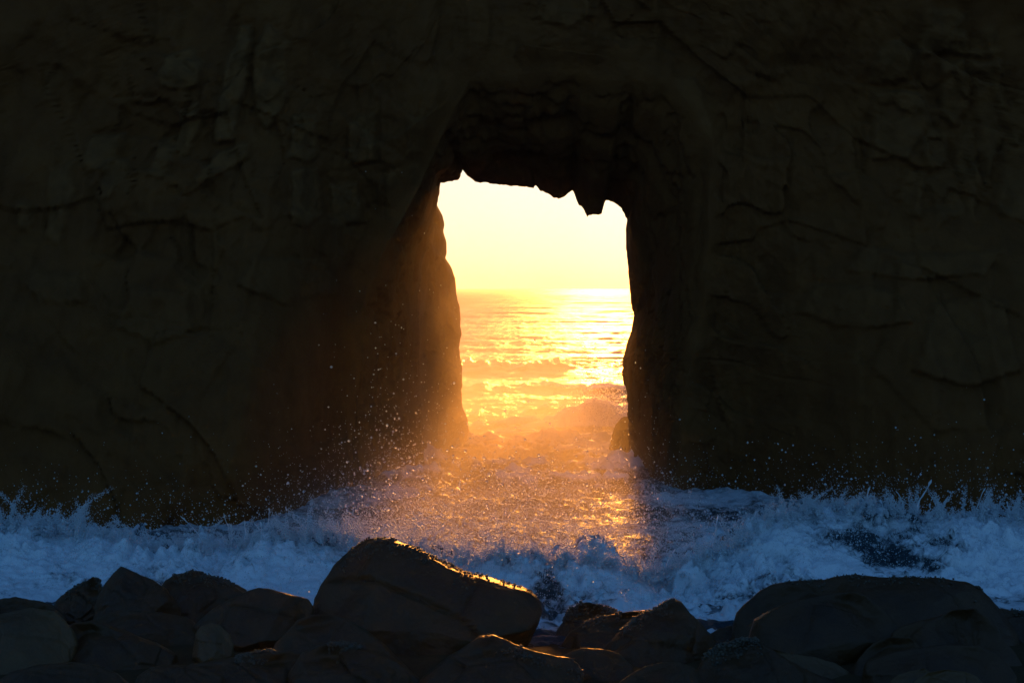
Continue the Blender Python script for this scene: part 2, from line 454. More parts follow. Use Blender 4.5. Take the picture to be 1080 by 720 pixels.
def build_cliff():
    NT = 1000
    th = np.linspace(0, 2 * np.pi, NT, endpoint=False)
    cpx = (605, 420)
    def ring(poly, d):
        pts = [(x, -y) for x, y in poly]
        r = ray_outline(pts, (cpx[0], -cpx[1]), th)
        px = cpx[0] + r * np.cos(th)
        py = cpx[1] - r * np.sin(th)
        return np.stack([(px - 540) * K * d, np.full(NT, d), H - (py - HOR) * K * d], -1)
    F = ring(PORTAL, 38.5)
    Nn = ring(NARROW, 42.0)
    B = ring(BACK, 47.5)
    # mouth on the seaward side, wider again
    cxw, czw = 1.2, 1.55
    E = B.copy(); E[:, 0] = cxw + (B[:, 0] - cxw) * 1.25; E[:, 2] = czw + (B[:, 2] - czw) * 1.22; E[:, 1] = 50
    rect = [(-42, -12), (42, -12), (42, 15), (36, 19), (20, 21), (-18, 22), (-34, 19), (-42, 14)]
    rr = ray_outline(rect, (cxw, czw), th)
    O = np.stack([cxw + rr * np.cos(th), np.full(NT, 39.0), czw + rr * np.sin(th)], -1)
    rows = []; kinds = []
    def add(A, kind): rows.append(A); kinds.append(kind)
    # front face, from the outer edge inward to the portal
    nf = 330
    for i in range(nf):
        t = i / (nf - 1)
        # finer steps near the portal
        s = 1 - t
        s = 0.27 * s / 0.8 if s < 0.8 else 0.27 + 0.73 * ((s - 0.8) / 0.2) ** 1.5
        P = F + (O - F) * s
        add(P, np.full(NT, 0.0))
    # tunnel: portal -> narrowest ring
    n1 = 70
    for i in range(1, n1 + 1):
        t = i / n1
        e = t ** 0.8
        P = F + (Nn - F) * e
        P[:, 1] = F[:, 1] + (Nn[:, 1] - F[:, 1]) * (t ** 1.3)
        add(P, np.full(NT, t))
    n2 = 60
    for i in range(1, n2 + 1):
        t = i / n2
        e = 3 * t * t - 2 * t ** 3
        P = Nn + (B - Nn) * e
        P[:, 1] = Nn[:, 1] + (B[:, 1] - Nn[:, 1]) * t
        rec = 0.55 * math.sin(math.pi * t) ** 2 * (1 - t)
        P[:, 0] += rec * np.cos(th); P[:, 2] += rec * np.sin(th)
        add(P, np.full(NT, 1.0 - 0.0 * t))
    n3 = 30
    for i in range(1, n3 + 1):
        t = i / n3
        add(B + (E - B) * t, np.full(NT, 1.0))
    O2 = O.copy(); O2[:, 1] = 51
    n4 = 50
    for i in range(1, n4 + 1):
        t = i / n4
        add(E + (O2 - E) * t ** 1.6, np.full(NT, 2.0))
    n5 = 10
    for i in range(1, n5):
        t = i / n5
        P = O2 + (O - O2) * t
        bul = math.sin(math.pi * t) * 2.0
        P[:, 0] += bul * np.cos(th); P[:, 2] += bul * np.sin(th) * 0.6
        add(P, np.full(NT, 3.0))
    V = np.stack(rows, 0)          # ring, angle, 3
    Kd = np.stack(kinds, 0)
    X, Y, Z = V[..., 0], V[..., 1].copy(), V[..., 2]
    front = (np.arange(V.shape[0]) < nf)[:, None] & np.ones(NT, bool)[None]
    # distance of the front face from the portal
    dpor = np.linalg.norm(V[..., [0, 2]] - F[None][..., [0, 2]], axis=-1)
    # foot of the cliff comes towards the shore on either side
    # overall lean: the face overhangs slightly in the middle and steps forward at the sides
    left = sstep(-2.7, -4.6, X); right = sstep(3.4, 7.5, X)
    low = sstep(7.5, -0.5, Z)
    bulge = left * (1.2 + 5.2 * low) + right * (0.8 + 4.2 * low)
    bulge = bulge + 0.9 * fbm(X * 0.16, Z * 0.16, X * 0, 3, 3)
    # strata and joint blocks
    bx = X * 0.55 + 0.35 * Z + 0.6 * noise(X * 0.3, Z * 0.3, X * 0, 4)
    bz = Z * 0.5 - 0.12 * X + 0.5 * noise(X * 0.35, Z * 0.35, X * 0 + 5, 4)
    bd, bid = cells(bx, bz, 6)
    # dipping beds broken into ledges, with some upright joints
    bed = Z * 1.1 + 0.42 * X + 1.5 * fbm(X * 0.22, Z * 0.3, X * 0, 4, 13)
    fr = bed - np.floor(bed)
    lay = _hash(np.floor(bed), np.floor(bed) * 0, np.floor(bed) * 0, 14)
    cm = sstep(-0.1, 0.35, fbm(X * 0.3, Z * 0.3, X * 0 + 9, 3, 15))
    blocks = 0.12 * bid + cm * (0.10 * lay + 0.16 * (fr - 0.5) * sstep(1.0, 0.86, fr))
    jt = X * 0.9 - 0.25 * Z + 0.9 * fbm(X * 0.3, Z * 0.25, X * 0 + 2, 4, 17)
    fj = jt - np.floor(jt)
    blocks = blocks + (1 - cm) * 0.10 * (fj - 0.5) * sstep(1.0, 0.9, fj)
    bd2, bid2 = cells(bx * 2.6 + 3 + 0.5 * noise(X * 2, Z * 2, X * 0, 23), bz * 2.2 + 0.5 * noise(X * 2, Z * 2, X * 0, 24), 16)
    blocks2 = 0.10 * bid2 * (0.2 + 0.8 * cm)
    rough = 0.24 * fbm(X * 0.9, Z * 0.9, X * 0, 5, 7, 0.6) + 0.14 * fbm(X * 1.6, Z * 0.45, X * 0, 4, 9, 0.55, 'ridge')
    hgt = bulge + blocks + blocks2 + rough
    # photo position of each vertex, for the pale slabs
    d0 = np.where(front, 38.5 - bulge, Y)
    px = 540 + X / (K * d0); py = HOR - (Z - H) / (K * d0)
    pale = np.zeros(X.shape)
    slab = np.zeros(X.shape)
    sub = front & (px > -60) & (px < 1140) & (py > -60) & (py < 560)
    wob = noise(px[sub] * 0.06, py[sub] * 0.06, px[sub] * 0, 30) * 2.2 + noise(px[sub] * 0.2, py[sub] * 0.2, px[sub] * 0, 31) * 1.5
    for poly, hh, pl in SLABS:
        sd = poly_sdf(px[sub], py[sub], poly) + wob
        m = sstep(1.2, -3.5, sd)
        crack = np.exp(-((sd - 3.0) / 2.5) ** 2)
        slab[sub] += m * hh * 0.45 - 0.03 * crack
        pale[sub] = np.maximum(pale[sub], sstep(1.0, -3.0, sd) * pl)
    amp = sstep(0.0, 0.7, dpor)
    Yf = 38.5 - amp * (hgt + slab) - 0.06 * fbm(X * 2.2, Z * 2.2, X * 0, 4, 19) * (1 - amp)
    far_side = sstep(24, 40, np.abs(X))
    Yf = Yf + far_side * 4 + sstep(13, 21, Z) * 4.0
    Y = np.where(front, Yf, Y)
    # tunnel wall roughness, along the outline normal (radial), none exactly on the narrowest ring
    tun = (~front) & (Kd <= 1.0)
    w = np.where(tun, 1.0, 0.0)
    ring_i = np.arange(V.shape[0])[:, None] * np.ones(NT)[None]
    i_n = nf + n1 - 1
    i_b = i_n + n2
    gap = np.minimum(np.abs(ring_i - i_n), np.abs(ring_i - i_b)) / 22.0
    lead = np.clip((ring_i - nf + 1) / 10.0, 0, 1)
    w = w * np.clip(gap, 0, 1) * lead
    rad = 0.42 * fbm(X * 1.1, Y * 1.1, Z * 0.7, 5, 51, 0.6, 'ridge') + 0.10 * fbm(X * 3, Y * 3, Z * 1.4, 4, 52, 0.6)
    rad = (rad + 0.04) * w
    # keep the ground-level parts out of the way; displacement only pushes rock back from the opening
    rad = np.where(ring_i > nf - 1, np.maximum(rad, -0.05), rad)
    X = X + rad * np.cos(th)[None]
    Z = Z + rad * np.sin(th)[None]
    # fine jags on the rims themselves
    jag = np.exp(-((ring_i - i_n) / 6.0) ** 2) * 0.05 * fbm(X * 9, Z * 9, X * 0, 4, 61, 0.7)
    jag = jag + np.exp(-((ring_i - i_b) / 6.0) ** 2) * 0.03 * fbm(X * 5, Z * 5, X * 0, 3, 62)
    X = X + jag * np.cos(th)[None]; Z = Z + jag * np.sin(th)[None]
    edge = np.where(Kd == 3.0, 1.0, 0.0)
    nse = fbm(X * 0.3, Y * 0.3, Z * 0.3, 4, 71) * 1.2 * edge
    Z = Z + nse
    back = np.where(Kd == 2.0, 1.0, 0.0)
    Y = Y + back * fbm(X * 0.4, Z * 0.4, X * 0, 4, 72) * 0.8
    v = np.stack([X, Y, Z], -1).reshape(-1, 3)
    f = grid_faces(V.shape[0], NT, True, True)
    o = mesh_obj('sea_arch', v, f, M_CLIFF, attrs={'pale': pale.ravel()})
    tag(o, 'towering dark rock cliff pierced by a glowing keyhole arch', 'cliff')
build_cliff()

# ------------------------------------------------------------------ boulders
def outline_boulder(name, poly, d, depth, seed, mat, tilt=0.25, rough=1.0, nt=150, npn=64, flat=2.6, crust=None, label=None, group=None):
    P = np.array([W(x, y, d) for x, y in poly])
    P2 = P[:, [0, 2]]
    x, z = P2[:, 0], P2[:, 1]
    x1, z1 = np.roll(x, -1), np.roll(z, -1)
    cr = x * z1 - x1 * z
    A = cr.sum() / 2
    c = np.array([((x + x1) * cr).sum() / (6 * A), ((z + z1) * cr).sum() / (6 * A)])
    th = np.linspace(0, 2 * np.pi, nt, endpoint=False)
    r = ray_outline(P2, c, th)
    rim = bool(crust) or (label and 'gold rim' in label)
    size = math.sqrt(abs(A))
    dep = depth * size * 0.5
    ph = np.linspace(-np.pi / 2, np.pi / 2, npn + 2)[1:-1]
    # superellipse profile front to back
    cs = np.cos(ph) ** (2.0 / flat)
    sn = np.sign(ph) * np.abs(np.sin(ph)) ** (2.0 / 2.2)
    cs = np.where(ph > 0, np.cos(ph) ** 1.1 * (1 - (0.08 if rim else 0.26) * np.abs(sn)), cs)
    X = c[0] + cs[:, None] * (r * np.cos(th))[None]
    Z = c[1] + cs[:, None] * (r * np.sin(th))[None]
    Y = d + np.where(sn > 0, sn * 0.45, sn)[:, None] * dep + 0 * X
    # front faces lean back: upper parts of the front are further away
    Y = Y + tilt * (Z - c[1]) * np.clip(-sn, 0, 1)[:, None] * 2.0
    rb = np.random.default_rng(seed + 1)
    ex = np.array([np.abs(P2[:, 0] - c[0]).max(), dep + tilt * size * 0.5, np.abs(P2[:, 1] - c[1]).max()])
    Q = np.stack([(X - c[0]) / ex[0], (Y - d) / ex[1], (Z - c[1]) / ex[2]], -1)
    for _ in range(int(9 + 7 * rough)):
        nv_ = np.array([rb.normal(0, 0.75), -rb.uniform(0.45, 1.0), rb.normal(0.25, 0.75)])
        nv_ /= np.linalg.norm(nv_)
        if nv_[1] > -0.35: continue
        pr = Q @ nv_
        off = pr.max() * rb.uniform(0.74, 0.93)
        Q = Q - 0.9 * np.maximum(pr - off, 0)[..., None] * nv_
    keep = np.where(ph > 0, 1.0, np.exp(-(ph / 0.25) ** 2))[:, None]
    X = X * keep + (1 - keep) * (Q[..., 0] * ex[0] + c[0]); Y = Y * keep + (1 - keep) * (Q[..., 1] * ex[1] + d); Z = Z * keep + (1 - keep) * (Q[..., 2] * ex[2] + c[1])
    nx = cs[:, None] * np.cos(th)[None]; nz = cs[:, None] * np.sin(th)[None]; ny = sn[:, None] + 0 * nx
    o3 = seed * 3.7
    s = 1.0 / size
    lump = fbm(X * s * 1.6 + o3, Y * s * 1.6, Z * s * 1.6, 3, seed) * 0.10 * size
    bd, bid = cells(X * s * 1.3 + 0.6 * Y * s + o3, Z * s * 1.5 + 0.5 * Y * s, seed)
    facet = (0.10 * bid - 0.06 * np.exp(-(bd / 0.05) ** 2)) * size * 0.55
    fine = fbm(X * 4 + o3, Y * 4, Z * 4, 5, seed + 5, 0.6) * 0.05
    near_sil = np.exp(-(ph / 0.22) ** 2)[:, None]
    disp = (lump + facet * 0.8) * (1 - near_sil) * rough + fine * rough * (1 - 0.35 * near_sil)
    X = X + nx * disp; Y = Y + ny * disp; Z = Z + nz * disp
    v = np.stack([X, Y, Z], -1).reshape(-1, 3)
    f = grid_faces(npn, nt, False, True)
    # poles
    p0 = np.array([[X[0].mean(), Y[0].mean() - 0.01 * dep, Z[0].mean()]]); p1 = np.array([[X[-1].mean(), Y[-1].mean() + 0.01 * dep, Z[-1].mean()]])
    n = len(v)
    v = np.concatenate([v, p0, p1])
    i = np.arange(nt); j = (i + 1) % nt
    f0 = np.stack([np.full(nt, n), j, i, i], -1); f1 = np.stack([np.full(nt, n + 1), (npn - 1) * nt + i, (npn - 1) * nt + j, (npn - 1) * nt + j], -1)
    # caps as tiny quads split from the pole fan would be degenerate: use triangles through a second pass
    me_faces = [tuple(q) for q in f] + [(n, int(b), int(a)) for a, b in zip(i, j)] + [(n + 1, int((npn - 1) * nt + a), int((npn - 1) * nt + b)) for a, b in zip(i, j)]
    ctr = np.array([c[0], d, z.min()])
    me = bpy.data.meshes.new(name)
    me.from_pydata((v - ctr).tolist(), [], [tuple(map(int, q)) for q in me_faces])
    me.update()
    bm = bmesh.new(); bm.from_mesh(me); bmesh.ops.recalc_face_normals(bm, faces=bm.faces); bm.to_mesh(me); bm.free()
    me.polygons.foreach_set('use_smooth', np.full(len(me.polygons), True))
    me.materials.append(mat)
    o = bpy.data.objects.new(name, me)
    C.objects.link(o)
    o.location = ctr
    tag(o, label, 'boulder', group)
    if crust:
        add_crust(o, np.stack([X, Y, Z], -1), th, ph, ctr, crust, seed, size)
    return o

def octa():
    v = np.array([(1, 0, 0), (-1, 0, 0), (0, 1, 0), (0, -1, 0), (0, 0, 1), (0, 0, -1)], float)
    f = np.array([(0, 2, 4), (2, 1, 4), (1, 3, 4), (3, 0, 4), (2, 0, 5), (1, 2, 5), (3, 1, 5), (0, 3, 5)])
    return v, f

def ico():
    t = (1 + 5 ** 0.5) / 2
    v = np.array([(-1, t, 0), (1, t, 0), (-1, -t, 0), (1, -t, 0), (0, -1, t), (0, 1, t), (0, -1, -t), (0, 1, -t), (t, 0, -1), (t, 0, 1), (-t, 0, -1), (-t, 0, 1)], float)
    v /= np.linalg.norm(v[0])
    f = np.array([(0, 11, 5), (0, 5, 1), (0, 1, 7), (0, 7, 10), (0, 10, 11), (1, 5, 9), (5, 11, 4), (11, 10, 2), (10, 7, 6), (7, 1, 8), (3, 9, 4), (3, 4, 2), (3, 2, 6), (3, 6, 8), (3, 8, 9), (4, 9, 5), (2, 4, 11), (6, 2, 10), (8, 6, 7), (9, 8, 1)])
    return v, f

def blobs(pts, rad, base, stretch=None):
    bv, bf = base
    n = len(pts)
    sc = np.asarray(rad, float)[:, None, None] * np.ones((1, 1, 3))
    if stretch is not None:
        sc = sc * stretch[:, None, :]
    v = pts[:, None, :] + bv[None] * sc
    f = bf[None] + (np.arange(n) * len(bv))[:, None, None]
    return v.reshape(-1, 3), f.reshape(-1, 3)

def add_crust(parent, V, th, ph, ctr, spec, seed, size):
    """knobbly mussel and weed crust along the top edge of a boulder"""
    a0, a1, n = spec
    n = int(n * 1.8)
    r = np.random.default_rng(seed)
    ti = np.radians(r.uniform(a0, a1, n))
    pi_ = np.clip(r.normal(0.0, 0.22, n), -0.9, 0.9)
    it = np.round((ti % (2 * np.pi)) / (2 * np.pi) * len(th)).astype(int) % len(th)
    ip = np.clip(np.searchsorted(ph, pi_), 0, len(ph) - 1)
    p = V[ip, it] - ctr
    p = p + r.normal(0, 0.008, p.shape)
    keep = fbm(p[:, 0] * 5 + seed, p[:, 1] * 5, p[:, 2] * 5, 2, seed) > -0.15
    p = p[keep]
    rad = r.uniform(0.005, 0.015, len(p))
    st = r.uniform(0.7, 1.5, (len(p), 3))
    v, f = blobs(p, rad, ico(), st)
    o = mesh_obj('mussel_crust', v, f, M_CRUST)
    o.parent = parent
    tag(o, kind='stuff')

D, PL = M_BOULDER, M_BOULDER_PALE
BOULDERS = [
 # outline, distance, depth, material, tilt, rough, crust, label
 ([(328, 650), (333, 630), (340, 616), (352, 598), (370, 580), (385, 571), (403, 567), (425, 573), (447, 584), (470, 596), (500, 606), (530, 614), (555, 620), (566, 628), (569, 640), (567, 655), (560, 667), (550, 695), (500, 712), (400, 712), (335, 695)], 21.5, 1.3, D, .25, .8, (10, 150, 900), 'largest wedge-shaped black boulder with its peak in front of the glowing spray'),
 ([(98, 655), (103, 630), (110, 617), (120, 603), (128, 596.5), (140, 602), (160, 611), (175, 620), (190, 640), (190, 680), (140, 690), (100, 685)], 22.5, 1.2, D, .3, .8, None, 'sharp-peaked dark boulder rising highest on the left, against the blue surf'),
 ([(163, 630), (175, 612), (188, 605), (204, 601), (222, 608), (245, 616), (258, 624), (264, 645), (250, 680), (190, 690), (166, 665)], 23.1, 1.1, D, .3, 1, (40, 130, 260), 'broad blunt-topped dark boulder just right of the sharp-peaked left boulder'),
 ([(203, 660), (222, 643), (240, 632), (260, 623), (273, 619), (300, 624), (326, 631), (332, 642), (328, 665), (305, 690), (250, 695), (213, 685)], 21.2, 1.2, D, .45, .6, None, 'smooth flat-topped slab boulder beside the left foot of the largest wedge boulder'),
 ([(-40, 645), (-10, 631), (17, 629), (37, 633), (55, 637), (72, 652), (65, 680), (0, 690), (-40, 685)], 23.0, 1.2, D, .3, 1, None, 'low dark ledge boulder under the blue surf at the left edge of the photo'),
 ([(52, 645), (65, 628), (83, 618), (98, 608), (105, 612), (112, 632), (118, 655), (95, 680), (60, 675)], 23.4, 1.1, D, .3, 1.2, (40, 130, 240), 'ragged dark boulder tucked behind the sharp-peaked left boulder, half veiled by surf'),
 ([(-35, 665), (-5, 648), (15, 643), (33, 640), (57, 644), (68, 654), (77, 664), (83, 678), (83, 700), (62, 722), (20, 730), (-35, 728)], 20.2, 1.2, PL, .4, .5, None, 'large smooth rounded grey boulder at the lower left corner'),
 ([(68, 668), (76, 657), (93, 654), (112, 659), (135, 667), (165, 677), (188, 690), (188, 720), (130, 730), (82, 715)], 20.3, 1.3, D, .35, .6, None, 'dark sloping boulder right beside the smooth rounded grey one'),
 ([(92, 655), (115, 645), (135, 643), (168, 645), (198, 650), (214, 664), (212, 695), (170, 705), (130, 695), (96, 675)], 21.3, 1.2, D, .45, .5, None, 'wide low rounded boulder below the sharp-peaked left boulder'),
 ([(203, 692), (206, 668), (212, 660), (223, 656), (232, 659), (241, 667), (247, 678), (246, 700), (222, 708)], 20.4, 1.1, PL, .35, .6, None, 'small pale rounded rock beside the still pool, below the flat-topped slab boulder'),
 ([(-25, 732), (10, 708), (40, 700), (75, 697), (105, 701), (125, 710), (142, 724), (135, 755), (60, 765), (-15, 755)], 18.6, 1.3, D, .4, .7, None, 'low dark boulder along the bottom edge, in front of the smooth grey one'),
 ([(136, 730), (145, 711), (160, 703), (186, 700), (215, 703), (237, 713), (243, 740), (190, 758), (140, 752)], 18.7, 1.2, D, .4, .7, None, 'low rounded boulder on the bottom edge left of the golden-crusted one'),
 ([(188, 716), (200, 699), (235, 695), (255, 691), (271, 686.5), (291, 686), (306, 685), (325, 690), (342, 706), (338, 740), (260, 755), (196, 745)], 19.1, 1.2, D, .35, 1, (55, 125, 420), 'long low boulder with a beaded golden crust, in front of the still pool'),
 ([(283, 695), (290, 678), (300, 667), (314, 653), (330, 647), (345, 646.5), (362, 651), (385, 662), (408, 680), (432, 705), (405, 735), (330, 738), (286, 722)], 19.9, 1.2, D, .45, .45, None, 'smooth domed boulder leaning on the front of the largest wedge boulder'),
 ([(303, 710), (318, 688), (333, 681), (343, 677), (360, 679), (385, 684), (410, 692), (428, 702), (445, 716), (443, 750), (370, 762), (306, 752)], 18.9, 1.2, D, .4, .8, (60, 120, 200), 'dull brown-crusted boulder on the bottom edge below the smooth domed one'),
 ([(430, 732), (446, 712), (471, 694), (492, 679), (506, 671.5), (520, 669.5), (533, 673), (545, 680), (562, 686), (585, 691.5), (600, 693), (610, 699), (616, 710), (616, 742), (540, 760), (448, 755)], 18.9, 1.2, D, .35, .9, (5, 95, 800), 'low boulder edged by the brightest jagged gold rim, bottom centre'),
 ([(582, 685), (587, 665), (594, 653), (601, 641.5), (610, 636.5), (622, 634), (635, 637.5), (647, 643), (660, 650), (655, 690), (620, 702), (592, 700)], 22.2, 1.1, D, .3, 1, (30, 150, 320), 'knobbly round-headed boulder just right of the blue gap beside the largest boulder'),
 ([(583, 692), (600, 666), (620, 654.5), (643, 647.5), (664, 644), (688, 642.5), (702, 650), (707, 685), (680, 710), (630, 715), (592, 708)], 21.3, 1.0, D, .4, .6, (80, 150, 160), 'slanting boulder with a dotted gold streak, between the round-headed and triangular boulders'),
 ([(623, 705), (636, 680), (653, 666.5), (668, 655), (681, 647), (694, 641), (704, 634.5), (711, 632.5), (719, 634.5), (728, 645), (745, 661), (757, 682), (752, 718), (690, 730), (632, 724)], 20.5, 1.1, D, .3, .7, (70, 150, 420), 'triangular dark boulder with a thin red-gold left edge, right of centre'),
 ([(586, 708), (594, 691), (603, 686), (614, 683), (625, 683.5), (642, 685), (653, 689), (667, 702), (668, 738), (620, 752), (588, 742)], 19.6, 1.1, D, .35, .5, None, 'small rounded boulder with a bright smooth gold rim touching the jagged-rimmed one'),
 ([(643, 740), (654, 718), (667, 708.5), (681, 702), (698, 697.5), (716, 698), (732, 703), (745, 722), (738, 758), (690, 768), (650, 764)], 18.7, 1.1, D, .35, .4, None, 'smooth round boulder with a thin arched gold rim, cut by the bottom edge'),
 ([(713, 740), (725, 717), (737, 703), (745, 689), (757, 680), (775, 675.5), (797, 674), (808, 683), (825, 694), (855, 708), (882, 719), (890, 745), (800, 768), (728, 762)], 19.1, 1.2, D, .35, .9, (85, 150, 420), 'dark boulder with a rough dull-orange crust left of the pale wedge rock'),
 ([(798, 694), (812, 683), (835, 690), (858, 692), (880, 698), (895, 708), (896, 745), (840, 750), (803, 728)], 19.6, 1.0, PL, .6, .5, None, 'pale grey wedge of rock sloping down from the orange-crusted boulder'),
 ([(763, 695), (773, 660), (777, 646), (785, 637), (801, 623), (814, 616), (833, 613), (870, 611), (888, 607.5), (903, 606), (936, 608), (990, 608.5), (1020, 613), (1034, 620.5), (1045, 630), (1056, 643), (1073, 668), (1075, 710), (1000, 725), (850, 725), (778, 715)], 21.7, 1.1, D, .4, .6, (20, 150, 240), 'broad flat-topped dark boulder, biggest of the right side, against the blue surf'),
 ([(783, 690), (795, 652), (822, 638), (844, 631.5), (870, 626), (900, 623.5), (914, 628), (927, 638), (938, 649), (952, 670), (950, 708), (890, 722), (820, 720), (788, 710)], 20.5, 1.1, D, .45, .45, None, 'smooth rounded boulder lying in front of the broad flat-topped right boulder'),
 ([(1033, 670), (1048, 645), (1056, 640.5), (1075, 644), (1100, 650), (1122, 672), (1122, 725), (1060, 738), (1038, 710)], 22.0, 1.1, D, .3, 1, (50, 120, 260), 'dark rough-topped boulder at the right edge of the photo'),
 ([(928, 700), (942, 665), (960, 656), (990, 650), (1010, 640), (1030, 640), (1050, 660), (1070, 692), (1080, 724), (1062, 752), (950, 755)], 20.2, 1.2, D, .35, .9, None, 'large creased boulder sloping down to the right corner'),
 ([(883, 735), (895, 708), (905, 693), (921, 677), (939, 670.5), (960, 672), (977, 690), (978, 735), (930, 752)], 19.7, 1.1, D, .35, .5, None, 'round-shouldered boulder right of the pale wedge rock'),
 ([(903, 735), (912, 697), (943, 686), (973, 681), (996, 679), (1032, 680), (1048, 687), (1061, 697), (1070, 711), (1074, 745), (1000, 762), (918, 757)], 19.1, 1.2, D, .45, .5, None, 'wide smooth domed boulder at the lower right, grey-green on top'),
 ([(928, 740), (938, 717), (948, 710), (960, 706.5), (975, 704), (987, 713), (988, 748), (950, 757)], 18.4, 1.0, PL, .4, .6, None, 'small pale rock on the bottom edge in front of the wide domed boulder'),
 ([(956, 742), (964, 718), (979, 708.5), (996, 705.5), (1017, 707.5), (1030, 712), (1043, 728), (1038, 758), (990, 764)], 18.2, 1.0, PL, .4, .4, None, 'smooth grey oval rock on the bottom edge right of the small pale rock'),
 ([(735, 700), (745, 670), (760, 663), (785, 660), (802, 666), (805, 695), (770, 710)], 21.9, 1.0, D, .3, 1, None, 'low dark rock in the gap between the triangular and broad flat-topped boulders'),
]
for i, (poly, d, dep, mat, tilt, rough, crust, label) in enumerate(BOULDERS):
    big = i in (0, 23)
    outline_boulder('boulder', poly, d, dep, 100 + i * 7, mat, tilt, rough, nt=320 if big else 200, npn=110 if big else 72, crust=crust, label=label, group='boulders along the shore')

# rock at the foot of the arch
outline_boulder('boulder', [(636, 500), (640, 478), (645, 462), (650, 446), (657, 439), (668, 438), (690, 450), (695, 500), (665, 515)], 44.0, 1.3, 931, M_CLIFF, .3, 1, nt=160, npn=64,
                label='sunlit golden rock at the foot of the right wall inside the arch', group=None)

# ------------------------------------------------------------------ breaking wave
CREST = np.array([(-260, 556, 27), (-120, 552, 27), (0, 553, 27), (40, 549, 27), (75, 553, 27), (110, 562, 26.8), (150, 574, 26.8), (200, 576, 26.6), (240, 574, 26.5), (270, 568, 26.4), (300, 564, 26.2), (340, 562, 26.1),
                  (400, 572, 26), (460, 582, 25.8), (500, 585, 25.6), (545, 582, 25.5), (600, 588, 25.4), (640, 586, 25.3), (670, 600, 25.2), (700, 604, 25.3), (740, 584, 25.8), (780, 562, 26.4), (805, 549, 26.9), (830, 544, 27.1), (860, 533, 27.4),
                  (880, 531, 27.5), (930, 536, 27.5), (980, 537, 27.6), (1010, 543, 27.6), (1040, 541, 27.6), (1090, 538, 27.6), (1200, 542, 27.6), (1340, 548, 27.6)], float)
CX = (CREST[:, 0] - 540) * K * CREST[:, 2]
CZ = H - (CREST[:, 1] - HOR) * K * CREST[:, 2]
CY = CREST[:, 2]

def crest_at(x):
    return np.interp(x, CX, CZ), np.interp(x, CX, CY)

def build_wave():
    xs = np.arange(-10.5, 10.5, 0.026)
    nv = 190
    v = np.linspace(0, 1, nv)
    cz, cy = crest_at(xs)
    cz = cz + 0.16 * fbm(xs * 1.6, xs * 0, xs * 0, 5, 201, 0.62) - 0.06
    cy = cy + 0.35 * fbm(xs * 0.5, xs * 0 + 4, xs * 0, 3, 202)
    # profile: foot -> steep front -> crest -> long back
    t = v
    yo = np.interp(t, [0, .18, .40, .55, .66, .80, 1], [-3.6, -2.1, -1.0, -0.38, 0, 0.7, 3.2])
    zo = np.interp(t, [0, .18, .40, .55, .66, .80, 1], [-0.25, 0.12, 0.52, 0.86, 1.0, 0.74, 0.05])
    ker = np.hanning(15); ker /= ker.sum()
    yo = np.convolve(np.pad(yo, 7, 'edge'), ker, 'valid'); zo = np.convolve(np.pad(zo, 7, 'edge'), ker, 'valid')
    ty, tz = np.gradient(yo), np.gradient(zo)
    ln = np.hypot(ty, tz); ny, nz = -tz / ln, ty / ln
    X = xs[:, None] + 0 * v[None]
    Y = cy[:, None] + yo[None]
    Z = cz[:, None] * zo[None]
    a = 0.6 + 0.4 * np.clip(zo, 0, 1)[None]
    n1 = fbm(X * 0.9, Y * 0.9, Z * 1.2, 3, 211, 0.5, 'billow') * 0.30
    n2 = fbm(X * 3.1, Y * 3.1, Z * 3.1, 3, 214, 0.55, 'billow') * 0.17
    n3 = fbm(X * 10, Y * 10, Z * 10, 3, 217, 0.6, 'billow') * 0.065
    disp = (n1 + n2 + n3) * a * (0.45 + 0.95 * sstep(-0.3, 0.35, fbm(X * 0.7, Y * 0.7, Z * 0.7, 3, 222)))
    X = X + 0.35 * disp * noise(X * 2, Y * 2, Z * 2, 219)
    Y = Y + disp * ny[None]; Z = Z + disp * nz[None]
    foam = 0.66 + 0.5 * fbm(X * 1.1, Y * 1.1, Z * 1.6, 5, 220, 0.6) - 0.12 * sstep(0.5, 0.95, v)[None]
    px = 540 + X / (K * Y); py = HOR - (Z - H) / (K * Y)
    for cx_, cy_, rx, ry, s in ((905, 570, 15, 11, .45), (948, 590, 20, 10, .45), (920, 592, 14, 8, .4), (575, 625, 18, 28, .42), (830, 578, 16, 10, .3), (985, 596, 12, 8, .4)):
        foam = foam - s * np.exp(-((px - cx_) / rx) ** 2 - ((py - cy_) / ry) ** 2)
    vv = np.stack([X, Y, Z], -1).reshape(-1, 3)
    o = mesh_obj('breaking_wave', vv, grid_faces(len(xs), nv)[:, ::-1], M_SURF, attrs={'foam': foam.ravel()})
    tag(o, 'foaming blue breaking wave running across behind the boulders', 'wave')
    return X, Y, Z
WX, WY, WZ = build_wave()

